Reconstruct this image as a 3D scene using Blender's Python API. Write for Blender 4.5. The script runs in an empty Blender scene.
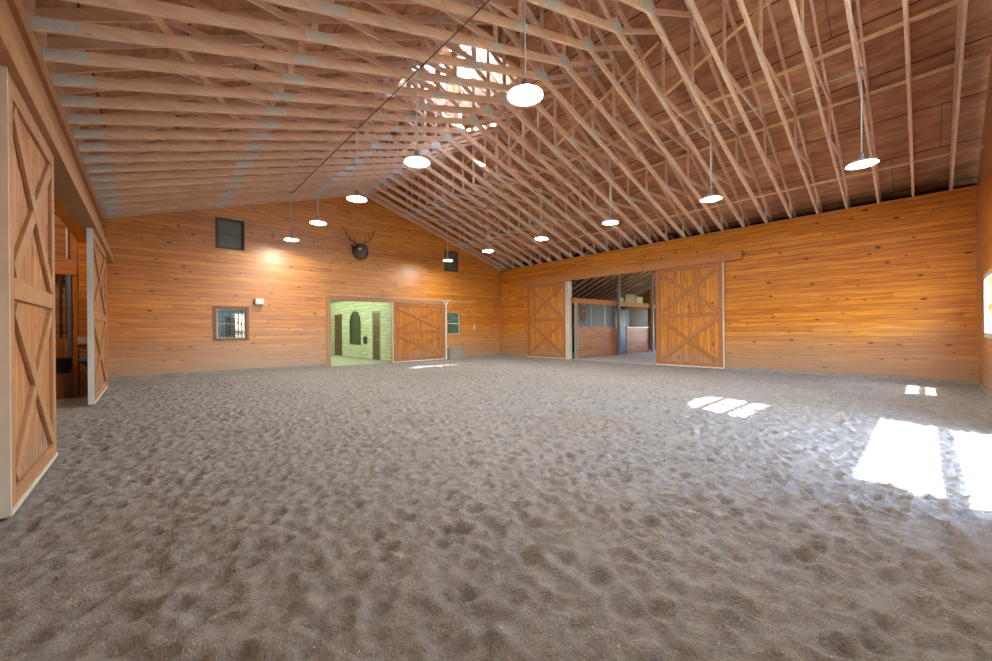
import bpy, bmesh, math, random
import numpy as np
from mathutils import Vector, Matrix
random.seed(7); rng = np.random.default_rng(5)
D = bpy.data; S = bpy.context.scene; COL = S.collection

# ------------------------------------------------------------------ layout (metres)
XL, XR, YN, YF = -0.94, 14.03, -0.844, 15.25
XM = 6.546; ZT = 4.573; ZR = 6.927            # eaves height, underside of bottom chord at the ridge
SB = (ZR-ZT)/(XR-XM)                          # slope of bottom chords
TC0 = 8.92; ST = 0.522                        # top chord underside at ridge, slope
def zb(dx): return ZR-SB*abs(dx)
def ztc(dx): return TC0-ST*abs(dx)
TRY = [-0.43+0.61*k for k in range(26)]

# ------------------------------------------------------------------ node helpers
def mat(name):
    m = D.materials.new(name); m.use_nodes = True
    nt = m.node_tree; b = nt.nodes['Principled BSDF']
    return m, nt, b
def N(nt, t, **kw):
    n = nt.nodes.new(t)
    for k, v in kw.items(): setattr(n, k, v)
    return n
def lk(nt, a, b): nt.links.new(a, b)
def math_(nt, op, a, b=None, c=None, clamp=False):
    n = N(nt, 'ShaderNodeMath', operation=op, use_clamp=clamp)
    for i, v in enumerate((a, b, c)):
        if v is None: continue
        if isinstance(v, (int, float)): n.inputs[i].default_value = v
        else: lk(nt, v, n.inputs[i])
    return n.outputs[0]
def mix(nt, fac, a, b, mode='MIX'):
    n = N(nt, 'ShaderNodeMix', data_type='RGBA', blend_type=mode)
    for s, v in ((n.inputs[0], fac), (n.inputs[6], a), (n.inputs[7], b)):
        if isinstance(v, (int, float)): s.default_value = v
        elif isinstance(v, tuple): s.default_value = (*v, 1) if len(v) == 3 else v
        else: lk(nt, v, s)
    return n.outputs[2]
def comb(nt, x, y, z):
    n = N(nt, 'ShaderNodeCombineXYZ')
    for i, v in enumerate((x, y, z)):
        if isinstance(v, (int, float)): n.inputs[i].default_value = v
        else: lk(nt, v, n.inputs[i])
    return n.outputs[0]
def noise(nt, vec, scale, detail=3, rough=.55):
    n = N(nt, 'ShaderNodeTexNoise'); n.inputs['Scale'].default_value = scale
    n.inputs['Detail'].default_value = detail; n.inputs['Roughness'].default_value = rough
    lk(nt, vec, n.inputs['Vector']); return n.outputs[0]
def ramp(nt, fac, stops):
    n = N(nt, 'ShaderNodeValToRGB'); e = n.color_ramp.elements
    while len(e) < len(stops): e.new(0.5)
    for el, (p, c) in zip(e, stops):
        el.position = p; el.color = (*c, 1) if len(c) == 3 else c
    lk(nt, fac, n.inputs[0]); return n.outputs[0]
def smooth(nt, v, a, b):
    n = N(nt, 'ShaderNodeMapRange', interpolation_type='SMOOTHSTEP')
    lk(nt, v, n.inputs[0]); n.inputs[1].default_value = a; n.inputs[2].default_value = b
    return n.outputs[0]
def bump(nt, b, h, strength=.5, dist=.01):
    n = N(nt, 'ShaderNodeBump'); n.inputs['Strength'].default_value = strength
    n.inputs['Distance'].default_value = dist; lk(nt, h, n.inputs['Height']); lk(nt, n.outputs[0], b.inputs['Normal'])

def plain(name, col, rough=.6, metal=0., var=.12, scale=6, bumpy=0.0, spec=.5):
    m, nt, b = mat(name)
    g = N(nt, 'ShaderNodeTexCoord').outputs['Object']
    f = noise(nt, g, scale, 4)
    c = mix(nt, f, tuple(x*(1-var) for x in col), tuple(min(1, x*(1+var)) for x in col))
    lk(nt, c, b.inputs['Base Color'])
    b.inputs['Roughness'].default_value = rough; b.inputs['Metallic'].default_value = metal
    b.inputs['Specular IOR Level'].default_value = spec
    if bumpy: bump(nt, b, f, bumpy, .01)
    return m

def boards(name, axis, c0, c1, c2, pitch=.14, horizontal=True, knots=True, rough=.3, coat=.0,
           dust=None, length=4.6, groove=.06, world=True, knotc=(.07, .02, .006)):
    """tongue and groove boards; axis = the horizontal run of the wall"""
    m, nt, b = mat(name)
    if world: P = N(nt, 'ShaderNodeNewGeometry').outputs['Position']
    else: P = N(nt, 'ShaderNodeTexCoord').outputs['Object']
    sp = N(nt, 'ShaderNodeSeparateXYZ'); lk(nt, P, sp.inputs[0])
    run = sp.outputs['XYZ'.index(axis)]; z = sp.outputs[2]
    u, v = (run, z) if horizontal else (z, run)
    vs = math_(nt, 'DIVIDE', v, pitch)
    row = math_(nt, 'FLOOR', vs); fr = math_(nt, 'FRACT', vs)
    wn = N(nt, 'ShaderNodeTexWhiteNoise', noise_dimensions='1D'); lk(nt, row, wn.inputs['W'])
    u2 = math_(nt, 'MULTIPLY_ADD', wn.outputs[0], length*3, u)
    us = math_(nt, 'DIVIDE', u2, length)
    seg = math_(nt, 'FLOOR', us); fu = math_(nt, 'FRACT', us)
    wn2 = N(nt, 'ShaderNodeTexWhiteNoise', noise_dimensions='2D'); lk(nt, comb(nt, row, seg, 0), wn2.inputs['Vector'])
    rnd = wn2.outputs[0]
    base = ramp(nt, rnd, [(0, c0), (.5, c1), (1, c2)])
    gv = comb(nt, math_(nt, 'MULTIPLY', u2, 1.4), math_(nt, 'MULTIPLY', v, 22), math_(nt, 'MULTIPLY', rnd, 37))
    g = noise(nt, gv, 1.0, 5, .6)
    gf = smooth(nt, g, .30, .72)
    col = mix(nt, gf, mix(nt, 1.0, base, (.66, .56, .50), 'MULTIPLY'), mix(nt, .35, base, c2))
    if knots:
        kv = comb(nt, math_(nt, 'MULTIPLY', u2, 1.5), math_(nt, 'MULTIPLY', v, 2.9), math_(nt, 'MULTIPLY', rnd, 9))
        vo = N(nt, 'ShaderNodeTexVoronoi', voronoi_dimensions='2D'); vo.inputs['Scale'].default_value = 1.0; lk(nt, kv, vo.inputs['Vector'])
        sel = N(nt, 'ShaderNodeSeparateColor'); lk(nt, vo.outputs['Color'], sel.inputs[0])
        on = math_(nt, 'GREATER_THAN', sel.outputs[0], .45)
        rad = math_(nt, 'MULTIPLY_ADD', sel.outputs[1], .075, .05)
        k = math_(nt, 'MULTIPLY', on, math_(nt, 'SUBTRACT', 1.0, math_(nt, 'DIVIDE', vo.outputs['Distance'], rad), clamp=True))
        k = math_(nt, 'MULTIPLY', k, 2.2, clamp=True)
        col = mix(nt, math_(nt, 'MULTIPLY', k, .85), col, knotc)
    e = math_(nt, 'MINIMUM', fr, math_(nt, 'SUBTRACT', 1.0, fr))
    ge = smooth(nt, e, 0.0, groove)
    ue = math_(nt, 'MINIMUM', fu, math_(nt, 'SUBTRACT', 1.0, fu))
    gu = math_(nt, 'MULTIPLY_ADD', math_(nt, 'GREATER_THAN', ue, .0008), .45, .55)
    gr = math_(nt, 'MULTIPLY', ge, gu)
    col = mix(nt, math_(nt, 'SUBTRACT', 1.0, gr), col, mix(nt, 1.0, col, (.38, .32, .28), 'MULTIPLY'))
    r = math_(nt, 'MULTIPLY_ADD', g, .18, rough-.09)
    if dust:                                   # splashed arena dirt low on the wall
        h0, h1, dc, am = dust
        dn = noise(nt, P, 1.1, 4); dn2 = noise(nt, P, 9, 3)
        zz = math_(nt, 'ADD', z, math_(nt, 'MULTIPLY', math_(nt, 'SUBTRACT', dn, .5), .9))
        dz = math_(nt, 'SUBTRACT', 1.0, smooth(nt, zz, h0, h1))
        df = math_(nt, 'MULTIPLY', math_(nt, 'MULTIPLY', dz, am), math_(nt, 'MULTIPLY_ADD', dn2, .9, .55), clamp=True)
        col = mix(nt, df, col, dc)
        r = math_(nt, 'MULTIPLY_ADD', df, .35, r, clamp=True)
    lk(nt, col, b.inputs['Base Color']); lk(nt, r, b.inputs['Roughness']); b.inputs['Specular IOR Level'].default_value = .25
    if coat:
        b.inputs['Coat Weight'].default_value = coat; b.inputs['Coat IOR'].default_value = 1.7; b.inputs['Coat Roughness'].default_value = .40
    hgt = math_(nt, 'MULTIPLY_ADD', gr, 1.0, math_(nt, 'MULTIPLY', g, .10))
    bump(nt, b, hgt, .55, .006)
    return m

DUST = (.0, 1.8, (.32, .25, .20), .62)
OR0, OR1, OR2 = (.58, .185, .014), (.70, .26, .022), (.80, .335, .042)
M = {}
M['wall_x'] = boards('knotty pine boards facing the room', 'X', OR0, OR1, OR2, rough=.50, coat=1.0, dust=DUST)
M['wall_y'] = boards('knotty pine boards side wall', 'Y', OR0, OR1, OR2, rough=.42, coat=.15, dust=DUST)
M['door_x'] = boards('barn door upright boards far', 'X', (.50, .18, .03), (.60, .235, .042), (.68, .29, .06), pitch=.12, horizontal=False, rough=.5, length=6, dust=(.1, .9, (.27, .235, .20), .5))
M['door_y'] = boards('barn door upright boards side', 'Y', (.56, .21, .035), (.66, .27, .048), (.74, .32, .066), pitch=.12, horizontal=False, rough=.5, length=6, dust=(.1, .9, (.27, .235, .20), .5))
M['door_l'] = boards('faded barn door boards', 'Y', (.50, .235, .095), (.58, .285, .125), (.64, .33, .15), pitch=.12, horizontal=False, rough=.55, length=6, dust=(.1, .9, (.27, .235, .20), .5))
M['stall_x'] = boards('stall boards', 'X', (.46, .19, .06), (.54, .235, .08), (.60, .27, .10), rough=.6)
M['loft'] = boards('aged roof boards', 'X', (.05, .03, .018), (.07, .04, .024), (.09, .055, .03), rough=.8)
M['siding'] = boards('white painted siding', 'Y', (.66, .68, .56), (.70, .72, .60), (.74, .76, .64), pitch=.17, knots=False, rough=.5, length=9)
M['siding_x'] = boards('white painted siding end', 'X', (.66, .68, .56), (.70, .72, .60), (.74, .76, .64), pitch=.17, knots=False, rough=.5, length=9)

M['siding_b'] = boards('daylight blue siding', 'X', (.42, .52, .56), (.45, .55, .60), (.48, .58, .62), pitch=.2, knots=False, rough=.6, length=9)
def lumber(name, c0, c1, rough=.7):
    m, nt, b = mat(name)
    tc = N(nt, 'ShaderNodeTexCoord').outputs['Object']
    oi = N(nt, 'ShaderNodeObjectInfo')
    mp = N(nt, 'ShaderNodeVectorMath', operation='MULTIPLY_ADD'); lk(nt, tc, mp.inputs[0])
    mp.inputs[1].default_value = (2.2, 9, 14)
    rv = comb(nt, math_(nt, 'MULTIPLY', oi.outputs['Random'], 31), 0, math_(nt, 'MULTIPLY', oi.outputs['Random'], 17)); lk(nt, rv, mp.inputs[2])
    g = noise(nt, mp.outputs[0], 1.0, 5, .6)
    c = mix(nt, smooth(nt, g, .3, .7), c0, c1)
    c = mix(nt, math_(nt, 'MULTIPLY', oi.outputs['Random'], .5), c, mix(nt, 1.0, c, (.86, .78, .70), 'MULTIPLY'))
    mk = noise(nt, mp.outputs[0], 3.4, 2)
    c = mix(nt, math_(nt, 'MULTIPLY', smooth(nt, mk, .66, .74), .5), c, (.20, .10, .05))
    lk(nt, c, b.inputs['Base Color']); b.inputs['Roughness'].default_value = rough
    bump(nt, b, g, .15, .004)
    return m
M['truss'] = lumber('truss lumber', (.78, .53, .38), (.92, .71, .55))
M['brace'] = lumber('brace lumber', (.76, .50, .28), (.90, .66, .42))
M['rail'] = lumber('stained door frame timber', (.36, .135, .036), (.46, .185, .055), .5)
M['rail_l'] = lumber('faded door frame timber', (.40, .20, .09), (.50, .27, .13), .55)
M['header'] = lumber('stained header timber', (.46, .17, .038), (.58, .235, .058), .45)
M['greywood'] = lumber('weathered grey skirting', (.26, .24, .21), (.38, .35, .31), .8)
M['darkframe'] = plain('dark window frame', (.07, .062, .06), .5)
M['brownframe'] = plain('brown window frame', (.24, .11, .05), .5)
M['plate'] = plain('galvanised gusset plate', (.70, .73, .70), .5, .15, .2, 30)
M['whitepaint'] = plain('white painted edge', (.70, .69, .64), .5, var=.06)
M['creampaint'] = plain('weathered cream paint', (.66, .62, .50), .6, var=.2, scale=3)
M['metal'] = plain('grey steel', (.42, .43, .44), .35, .7)
M['shade'] = plain('pale enamel lamp shade', (.74, .75, .72), .35, .1)
M['black'] = plain('black rubber', (.02, .022, .028), .45)
M['conduit'] = plain('pale conduit', (.55, .52, .46), .5)
M['darkcable'] = plain('dark cable', (.13, .09, .06), .6)
M['concrete'] = plain('concrete slab', (.42, .39, .35), .8, var=.15, scale=2, bumpy=.2)
M['darkdoor'] = plain('dark brown door', (.14, .065, .035), .5)
M['greymesh'] = plain('grey stall mesh', (.13, .14, .16), .6, .3, .15, 40)
M['bar'] = plain('dark steel bar', (.06, .065, .075), .4, .5)
M['bluepost'] = plain('blue grey post', (.16, .18, .22), .6)
M['grass'] = plain('grass outside', (.10, .16, .04), .9, var=.4, scale=1.2)
M['shingle'] = plain('roof covering', (.10, .09, .085), .9, var=.3, scale=9)
M['antler'] = plain('antler', (.075, .045, .028), .6)
M['fur'] = plain('grey brown fur', (.15, .125, .10), .9, var=.45, scale=14, bumpy=.6)
M['muzzle'] = plain('pale muzzle fur', (.62, .58, .50), .8)
M['box'] = plain('cardboard', (.50, .40, .24), .8)
M['boxl'] = plain('pale crate', (.62, .58, .46), .8)
M['switch'] = plain('ivory plastic', (.62, .58, .48), .4)
M['screen'] = plain('grey green window screen', (.105, .125, .10), .45, var=.3, scale=5, spec=.7)
M['mirror'] = plain('dark green carved panel', (.06, .085, .055), .4, var=.5, scale=12)
M['stucco'] = plain('outbuilding wall', (.40, .36, .30), .9)

def emis(name, col, s):
    m, nt, b = mat(name)
    b.inputs['Base Color'].default_value = (*col, 1)
    b.inputs['Emission Color'].default_value = (*col, 1); b.inputs['Emission Strength'].default_value = s
    return m
LAMP = 48.0
M['lens'] = emis('lit lamp lens', (1.0, .955, .87), LAMP)
M['tube'] = emis('green fluorescent tube', (.74, 1.0, .60), 54)
M['daylight_tube'] = emis('cool fill tube', (.55, .85, 1.0), 26)
M['bulb'] = emis('added fill bulb', (1.0, .86, .68), 50)  # for the added fill lamps of the aisle and left room
M['tealbulb'] = emis('teal tinted tube', (.45, 1.0, .80), 14)

for gname, key, tr in (('window glass', 'glass', (.93, .96, .95)), ('dimming door glass', 'tint', (.66, .68, .68))):  # door glass tint added to cut daylight from the near door
    m, nt, b = mat(gname); M[key] = m
    nt.nodes.remove(b); out = nt.nodes['Material Output']
    g1 = N(nt, 'ShaderNodeBsdfTransparent'); g1.inputs[0].default_value = (*tr, 1)
    g2 = N(nt, 'ShaderNodeBsdfGlossy'); g2.inputs['Roughness'].default_value = .02
    lw = N(nt, 'ShaderNodeLayerWeight'); lw.inputs[0].default_value = .5; ms = N(nt, 'ShaderNodeMixShader')
    lk(nt, math_(nt, 'MULTIPLY_ADD', math_(nt, 'POWER', lw.outputs['Facing'], 4.0), .7, .05), ms.inputs[0]); lk(nt, g1.outputs[0], ms.inputs[1]); lk(nt, g2.outputs[0], ms.inputs[2]); lk(nt, ms.outputs[0], out.inputs[0])

# roof decking: plywood sheets with reddish stain and panel joints
m, nt, b = mat('roof sheathing'); M['deck'] = m
P = N(nt, 'ShaderNodeNewGeometry').outputs['Position']; sp = N(nt, 'ShaderNodeSeparateXYZ'); lk(nt, P, sp.inputs[0])
mp = N(nt, 'ShaderNodeVectorMath', operation='MULTIPLY'); lk(nt, P, mp.inputs[0]); mp.inputs[1].default_value = (5.5, 1.1, 1)
g = noise(nt, mp.outputs[0], 1.5, 6, .65)
g2_ = noise(nt, P, 1.3, 3)
c = mix(nt, smooth(nt, g, .32, .70), (.46, .225, .12), (.76, .44, .255))
c = mix(nt, smooth(nt, g2_, .4, .75), c, mix(nt, 1.0, c, (.78, .66, .60), 'MULTIPLY'))
xs = math_(nt, 'DIVIDE', math_(nt, 'ADD', sp.outputs[0], .62), 1.083); rowx = math_(nt, 'FLOOR', xs); fx = math_(nt, 'FRACT', xs)
wn = N(nt, 'ShaderNodeTexWhiteNoise', noise_dimensions='1D'); lk(nt, rowx, wn.inputs['W'])
ys = math_(nt, 'DIVIDE', math_(nt, 'MULTIPLY_ADD', wn.outputs[0], 2.4, sp.outputs[1]), 2.44); fy = math_(nt, 'FRACT', ys)
wn2 = N(nt, 'ShaderNodeTexWhiteNoise', noise_dimensions='2D'); lk(nt, comb(nt, rowx, math_(nt, 'FLOOR', ys), 0), wn2.inputs['Vector'])
c = mix(nt, math_(nt, 'MULTIPLY', wn2.outputs[0], .6), c, mix(nt, 1.0, c, (.72, .66, .62), 'MULTIPLY'))
jo = math_(nt, 'MULTIPLY', math_(nt, 'GREATER_THAN', fx, .022), math_(nt, 'GREATER_THAN', fy, .004))
c = mix(nt, jo, (.05, .022, .01), c)
kv = N(nt, 'ShaderNodeTexVoronoi'); kv.inputs['Scale'].default_value = 3.5; lk(nt, P, kv.inputs['Vector'])
c = mix(nt, math_(nt, 'MULTIPLY', math_(nt, 'SUBTRACT', 1.0, smooth(nt, kv.outputs['Distance'], .05, .11)), .6), c, (.10, .04, .02))
lk(nt, c, b.inputs['Base Color']); b.inputs['Roughness'].default_value = .8

# arena sand
m, nt, b = mat('arena sand'); M['sand'] = m
P = N(nt, 'ShaderNodeNewGeometry').outputs['Position']; sp = N(nt, 'ShaderNodeSeparateXYZ'); lk(nt, P, sp.inputs[0])
n1 = noise(nt, P, .45, 3); n2 = noise(nt, P, 9, 6, .7); n3 = noise(nt, P, 70, 4, .8)
c = mix(nt, smooth(nt, n2, .3, .7), (.225, .210, .194), (.375, .358, .338))
c = mix(nt, math_(nt, 'MULTIPLY', smooth(nt, n3, .35, .75), .55), c, (.44, .425, .40))
c = mix(nt, math_(nt, 'MULTIPLY', smooth(nt, n1, .45, .75), .35), c, (.30, .215, .15))
c = mix(nt, math_(nt, 'MULTIPLY', math_(nt, 'SUBTRACT', 1.0, smooth(nt, sp.outputs[2], -.040, -.014)), .1), c, (.155, .105, .075))   # darker brown towards the bottom of the hoof prints
vo = N(nt, 'ShaderNodeTexVoronoi'); vo.inputs['Scale'].default_value = 26; lk(nt, P, vo.inputs['Vector'])
sc_ = N(nt, 'ShaderNodeSeparateColor'); lk(nt, vo.outputs['Color'], sc_.inputs[0])
fl = math_(nt, 'MULTIPLY', math_(nt, 'LESS_THAN', vo.outputs['Distance'], .13), math_(nt, 'GREATER_THAN', sc_.outputs[0], .78))
c = mix(nt, math_(nt, 'MULTIPLY', fl, .7), c, (.74, .71, .64))          # flecks of straw and shavings
lk(nt, c, b.inputs['Base Color']); b.inputs['Roughness'].default_value = .95; b.inputs['Specular IOR Level'].default_value = .2
bump(nt, b, math_(nt, 'ADD', math_(nt, 'MULTIPLY', n2, 1.0), math_(nt, 'MULTIPLY', n3, .45)), .9, .05)

# ------------------------------------------------------------------ mesh helpers
class MB:
    def __init__(s): s.bm = bmesh.new()
    def box(s, x0, x1, y0, y1, z0, z1):
        v = [s.bm.verts.new(p) for p in ((x0,y0,z0),(x1,y0,z0),(x1,y1,z0),(x0,y1,z0),(x0,y0,z1),(x1,y0,z1),(x1,y1,z1),(x0,y1,z1))]
        for f in ((0,3,2,1),(4,5,6,7),(0,1,5,4),(1,2,6,5),(2,3,7,6),(3,0,4,7)): s.bm.faces.new([v[i] for i in f])
        return s
    def bar(s, a, b, w, h, up=(0,0,1)):
        """straight timber from a to b; w across, h along 'up'"""
        a, b = Vector(a), Vector(b); d = (b-a).normalized(); u = Vector(up)
        side = d.cross(u).normalized(); u = side.cross(d).normalized()
        vs = []
        for p in (a, b):
            for i, j in ((-1,-1),(1,-1),(1,1),(-1,1)): vs.append(s.bm.verts.new(p+side*(w/2*i)+u*(h/2*j)))
        for f in ((0,1,2,3),(7,6,5,4),(0,4,5,1),(1,5,6,2),(2,6,7,3),(3,7,4,0)): s.bm.faces.new([vs[i] for i in f])
        return s
    def prism(s, pts, axis, a, b):
        """polygon pts (2D) extruded along axis from a to b"""
        def P(p, t): return {'X': (t, p[0], p[1]), 'Y': (p[0], t, p[1]), 'Z': (p[0], p[1], t)}[axis]
        A = [s.bm.verts.new(P(p, a)) for p in pts]; B = [s.bm.verts.new(P(p, b)) for p in pts]
        s.bm.faces.new(A[::-1]); s.bm.faces.new(B)
        n = len(pts)
        for i in range(n): s.bm.faces.new((A[i], A[(i+1)%n], B[(i+1)%n], B[i]))
        return s
    def tube(s, pts, r, n=8, r2=None):
        pts = [Vector(p) for p in pts]; rings = []
        for i, p in enumerate(pts):
            d = (pts[min(i+1, len(pts)-1)]-pts[max(i-1, 0)]).normalized()
            u = d.orthogonal().normalized() if i == 0 else (u-d*u.dot(d)).normalized()
            w = d.cross(u); rr = r if r2 is None else r+(r2-r)*i/(len(pts)-1)
            rings.append([s.bm.verts.new(p+(u*math.cos(2*math.pi*k/n)+w*math.sin(2*math.pi*k/n))*rr) for k in range(n)])
        for a, b in zip(rings, rings[1:]):
            for k in range(n): s.bm.faces.new((a[k], a[(k+1)%n], b[(k+1)%n], b[k]))
        s.bm.faces.new(rings[0][::-1]); s.bm.faces.new(rings[-1]); return s
    def lathe(s, prof, n=32, c=(0,0,0)):
        rings = []
        for r, z in prof:
            if r < 1e-5: rings.append([s.bm.verts.new((c[0], c[1], c[2]+z))])
            else: rings.append([s.bm.verts.new((c[0]+r*math.cos(2*math.pi*k/n), c[1]+r*math.sin(2*math.pi*k/n), c[2]+z)) for k in range(n)])
        for a, b in zip(rings, rings[1:]):
            for k in range(n):
                q = [a[k % len(a)], a[(k+1) % len(a)], b[(k+1) % len(b)], b[k % len(b)]]
                q = list(dict.fromkeys(q))
                if len(q) > 2: s.bm.faces.new(q)
        return s
    def ball(s, c, r, sc=(1,1,1), seg=14):
        m = Matrix.Translation(c) @ Matrix.Diagonal((*[r*k for k in sc], 1))
        bmesh.ops.create_uvsphere(s.bm, u_segments=seg, v_segments=seg//2+2, radius=1, matrix=m); return s
    def build(s, name, m, parent=None, smooth=False, bevel=0, loc=None, shift=None):
        bmesh.ops.recalc_face_normals(s.bm, faces=s.bm.faces)
        if shift is not None: bmesh.ops.translate(s.bm, verts=s.bm.verts, vec=-Vector(shift))
        me = D.meshes.new(name); s.bm.to_mesh(me); s.bm.free()
        me.materials.append(M[m] if isinstance(m, str) else m)
        if smooth: me.polygons.foreach_set('use_smooth', [True]*len(me.polygons))
        o = D.objects.new(name, me); COL.objects.link(o)
        if parent: o.parent = parent
        if loc is not None: o.location = loc
        if bevel:
            bv = o.modifiers.new('bevel', 'BEVEL'); bv.width = bevel; bv.segments = 2; bv.limit_method = 'ANGLE'
        return o
def empty(name, loc=(0,0,0), rz=0):
    o = D.objects.new(name, None); COL.objects.link(o); o.location = loc; o.rotation_euler = (0,0,rz); o.empty_display_size = .2; return o
def tag(o, label=None, cat=None, group=None, kind=None):
    if label: o['label'] = label
    if cat: o['category'] = cat
    if group: o['group'] = group
    if kind: o['kind'] = kind
    return o
def struct(o, label=None, cat=None):
    return tag(o, label, cat, kind='structure')

# ------------------------------------------------------------------ floor: sand trodden by hooves
def make_floor():
    st = .025
    xs = np.arange(XL-.35, XR+.25, st); ys = np.arange(YN-.1, YF+.2, st)
    nx, ny = len(xs), len(ys)
    X, Y = np.meshgrid(xs, ys, indexing='ij')
    def vn(sc):
        gx, gy = int((xs[-1]-xs[0])/sc)+3, int((ys[-1]-ys[0])/sc)+3
        R = rng.random((gx, gy))
        fx = (X-xs[0])/sc; fy = (Y-ys[0])/sc; ix = fx.astype(int); iy = fy.astype(int)
        tx = fx-ix; ty = fy-iy; tx = tx*tx*(3-2*tx); ty = ty*ty*(3-2*ty)
        return (R[ix,iy]*(1-tx)*(1-ty)+R[ix+1,iy]*tx*(1-ty)+R[ix,iy+1]*(1-tx)*ty+R[ix+1,iy+1]*tx*ty)-.5
    H = vn(2.5)*.016+vn(.8)*.012+vn(.35)*.010+vn(.17)*.012+vn(.085)*.018+vn(.05)*.016
    for _ in range(22000):                                   # hoof prints
        cx = rng.uniform(XL, XR); cy = rng.uniform(YN, YF)
        r = rng.uniform(.032, .070)*(1.3 if math.hypot(cx, cy) < 3 else .92); el = rng.uniform(1.0, 1.7); a = rng.uniform(0, math.pi) if rng.random() < .55 else rng.uniform(-.3, .9)
        dep = rng.uniform(.006, .026)*min(1.15, .38+.125*math.hypot(cx, cy))*(.75 if cx > 5 and cy < 3 else 1)
        R = r*el*1.9; i0 = max(0, int((cx-R-xs[0])/st)); i1 = min(nx, int((cx+R-xs[0])/st)+2)
        j0 = max(0, int((cy-R-ys[0])/st)); j1 = min(ny, int((cy+R-ys[0])/st)+2)
        if i1-i0 < 2 or j1-j0 < 2: continue
        dx = X[i0:i1, j0:j1]-cx; dy = Y[i0:i1, j0:j1]-cy
        u = (dx*math.cos(a)+dy*math.sin(a))/el/r; v = (-dx*math.sin(a)+dy*math.cos(a))/r
        q = np.sqrt(u*u+v*v)
        H[i0:i1, j0:j1] += -dep*np.clip(1.25-q*q*1.25, -.0, 1)*(1+.4*u)+dep*.55*np.exp(-((q-1.25)/.26)**2)
    H -= H.mean(); H = np.clip(H, -.055, .05)
    ed = np.minimum.reduce([X-XL, XR-X, YF-Y, Y-YN])
    H = H*np.clip(ed/.5+.3, .3, 1)+np.exp(-np.clip(ed, 0, 9)/.25)*.035
    co = np.stack([X, Y, H], -1).reshape(-1, 3).astype(np.float32)
    i = np.arange(nx-1)[:, None]*ny+np.arange(ny-1)[None, :]
    q = np.stack([i, i+ny, i+ny+1, i+1], -1).reshape(-1, 4).astype(np.int32)
    me = D.meshes.new('floor'); me.vertices.add(len(co)); me.vertices.foreach_set('co', co.ravel())
    me.loops.add(q.size); me.loops.foreach_set('vertex_index', q.ravel())
    me.polygons.add(len(q)); me.polygons.foreach_set('loop_start', np.arange(0, q.size, 4, dtype=np.int32))
    me.polygons.foreach_set('loop_total', np.full(len(q), 4, np.int32)); me.polygons.foreach_set('use_smooth', np.ones(len(q), bool))
    me.update(calc_edges=True); me.materials.append(M['sand'])
    o = D.objects.new('floor', me); COL.objects.link(o)
    struct(o, 'grey brown arena sand floor covered with hoof prints', 'floor')
make_floor()

# ------------------------------------------------------------------ walls
def wall_poly(name, outline, holes, axis, a, b, m, label):
    """outline and holes are 2D loops; the wall runs in the plane and spans a..b across it"""
    bm = bmesh.new()
    def P(p, t): return (p[0], t, p[1]) if axis == 'Y' else (t, p[0], p[1])
    edges = []
    loops = []
    for L in [outline]+holes:
        vs = [bm.verts.new(P(p, a)) for p in L]; loops.append(vs)
        for i in range(len(vs)): edges.append(bm.edges.new((vs[i], vs[(i+1)%len(vs)])))
    r = bmesh.ops.triangle_fill(bm, use_beauty=True, use_dissolve=False, edges=edges)
    faces = [g for g in r['geom'] if isinstance(g, bmesh.types.BMFace)]
    ex = bmesh.ops.extrude_face_region(bm, geom=faces)
    bmesh.ops.translate(bm, verts=[v for v in ex['geom'] if isinstance(v, bmesh.types.BMVert)], vec=Vector(P((0,0), b))-Vector(P((0,0), a)))
    mb = MB(); mb.bm.free(); mb.bm = bm
    return struct(mb.build(name, m), label, 'wall')
def rect(u0, u1, z0, z1): return [(u0,z0),(u1,z0),(u1,z1),(u0,z1)]
def arch(u0, u1, z0, z1, n=16):
    r = (u1-u0)/2; c = (u0+u1)/2; zz = z1-r
    return [(u0,z0),(u1,z0)]+[(c+r*math.cos(math.pi*k/n), zz+r*math.sin(math.pi*k/n)) for k in range(n+1)]
def gable(x0, x1, z0, drop=.02):
    t = TC0+.14-drop
    return [(x0,z0),(x1,z0),(x1,t-ST*(x1-XM)),(XM,t),(x0,t-ST*(XM-x0))]

OPR = (6.55, 10.78, 3.66)        # right wall opening y0, y1, top
OPF = (5.17, 7.78, 2.60)         # far wall opening x0, x1, top
OPL = (6.2, 12.0, 3.32)           # left wall opening
WIN = {  # far wall windows: x0,x1,z0,z1
 'window_1': (1.62, 2.42, 1.20, 2.15), 'window_2': (1.66, 2.36, 4.16, 5.06),
 'window_3': (10.50, 11.20, 4.28, 5.17), 'window_4': (10.58, 11.34, 1.20, 2.25)}
wall_poly('wall_far', gable(XL-.76, XR+.76, -.15), [rect(OPF[0], OPF[1], -.1, OPF[2])]+[rect(*w) for w in WIN.values()],
          'Y', YF, YF+.16, 'wall_x', 'varnished knotty pine gable wall at the far end of the arena')
wall_poly('wall_right', rect(YN, YF, -.15, ZT-.01), [rect(OPR[0], OPR[1], -.1, OPR[2])], 'X', XR, XR+.16, 'wall_y',
          'long knotty pine side wall on the right with the stable opening')
wall_poly('wall_left', rect(YN, YF, -.15, ZT-.01), [rect(OPL[0], OPL[1], -.1, OPL[2])], 'X', XL-.16, XL, 'wall_y',
          'knotty pine side wall on the left behind the near sliding doors')
AW = (5.86, 7.34, 4.86, 7.24)     # arched window in the near gable
DF = (4.32, 7.72, 0.0, 2.66)     # large glazed door in the near gable
FW = (11.20, 12.78, 1.22, 2.34)  # small window near the right corner
wall_poly('wall_near', gable(XL-.76, XR+.76, -.15), [rect(DF[0], DF[1], -.1, DF[3]), rect(*FW), arch(*AW)],
          'Y', YN-.16, YN, 'wall_x', 'knotty pine gable wall at the near right edge with a small window')

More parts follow.
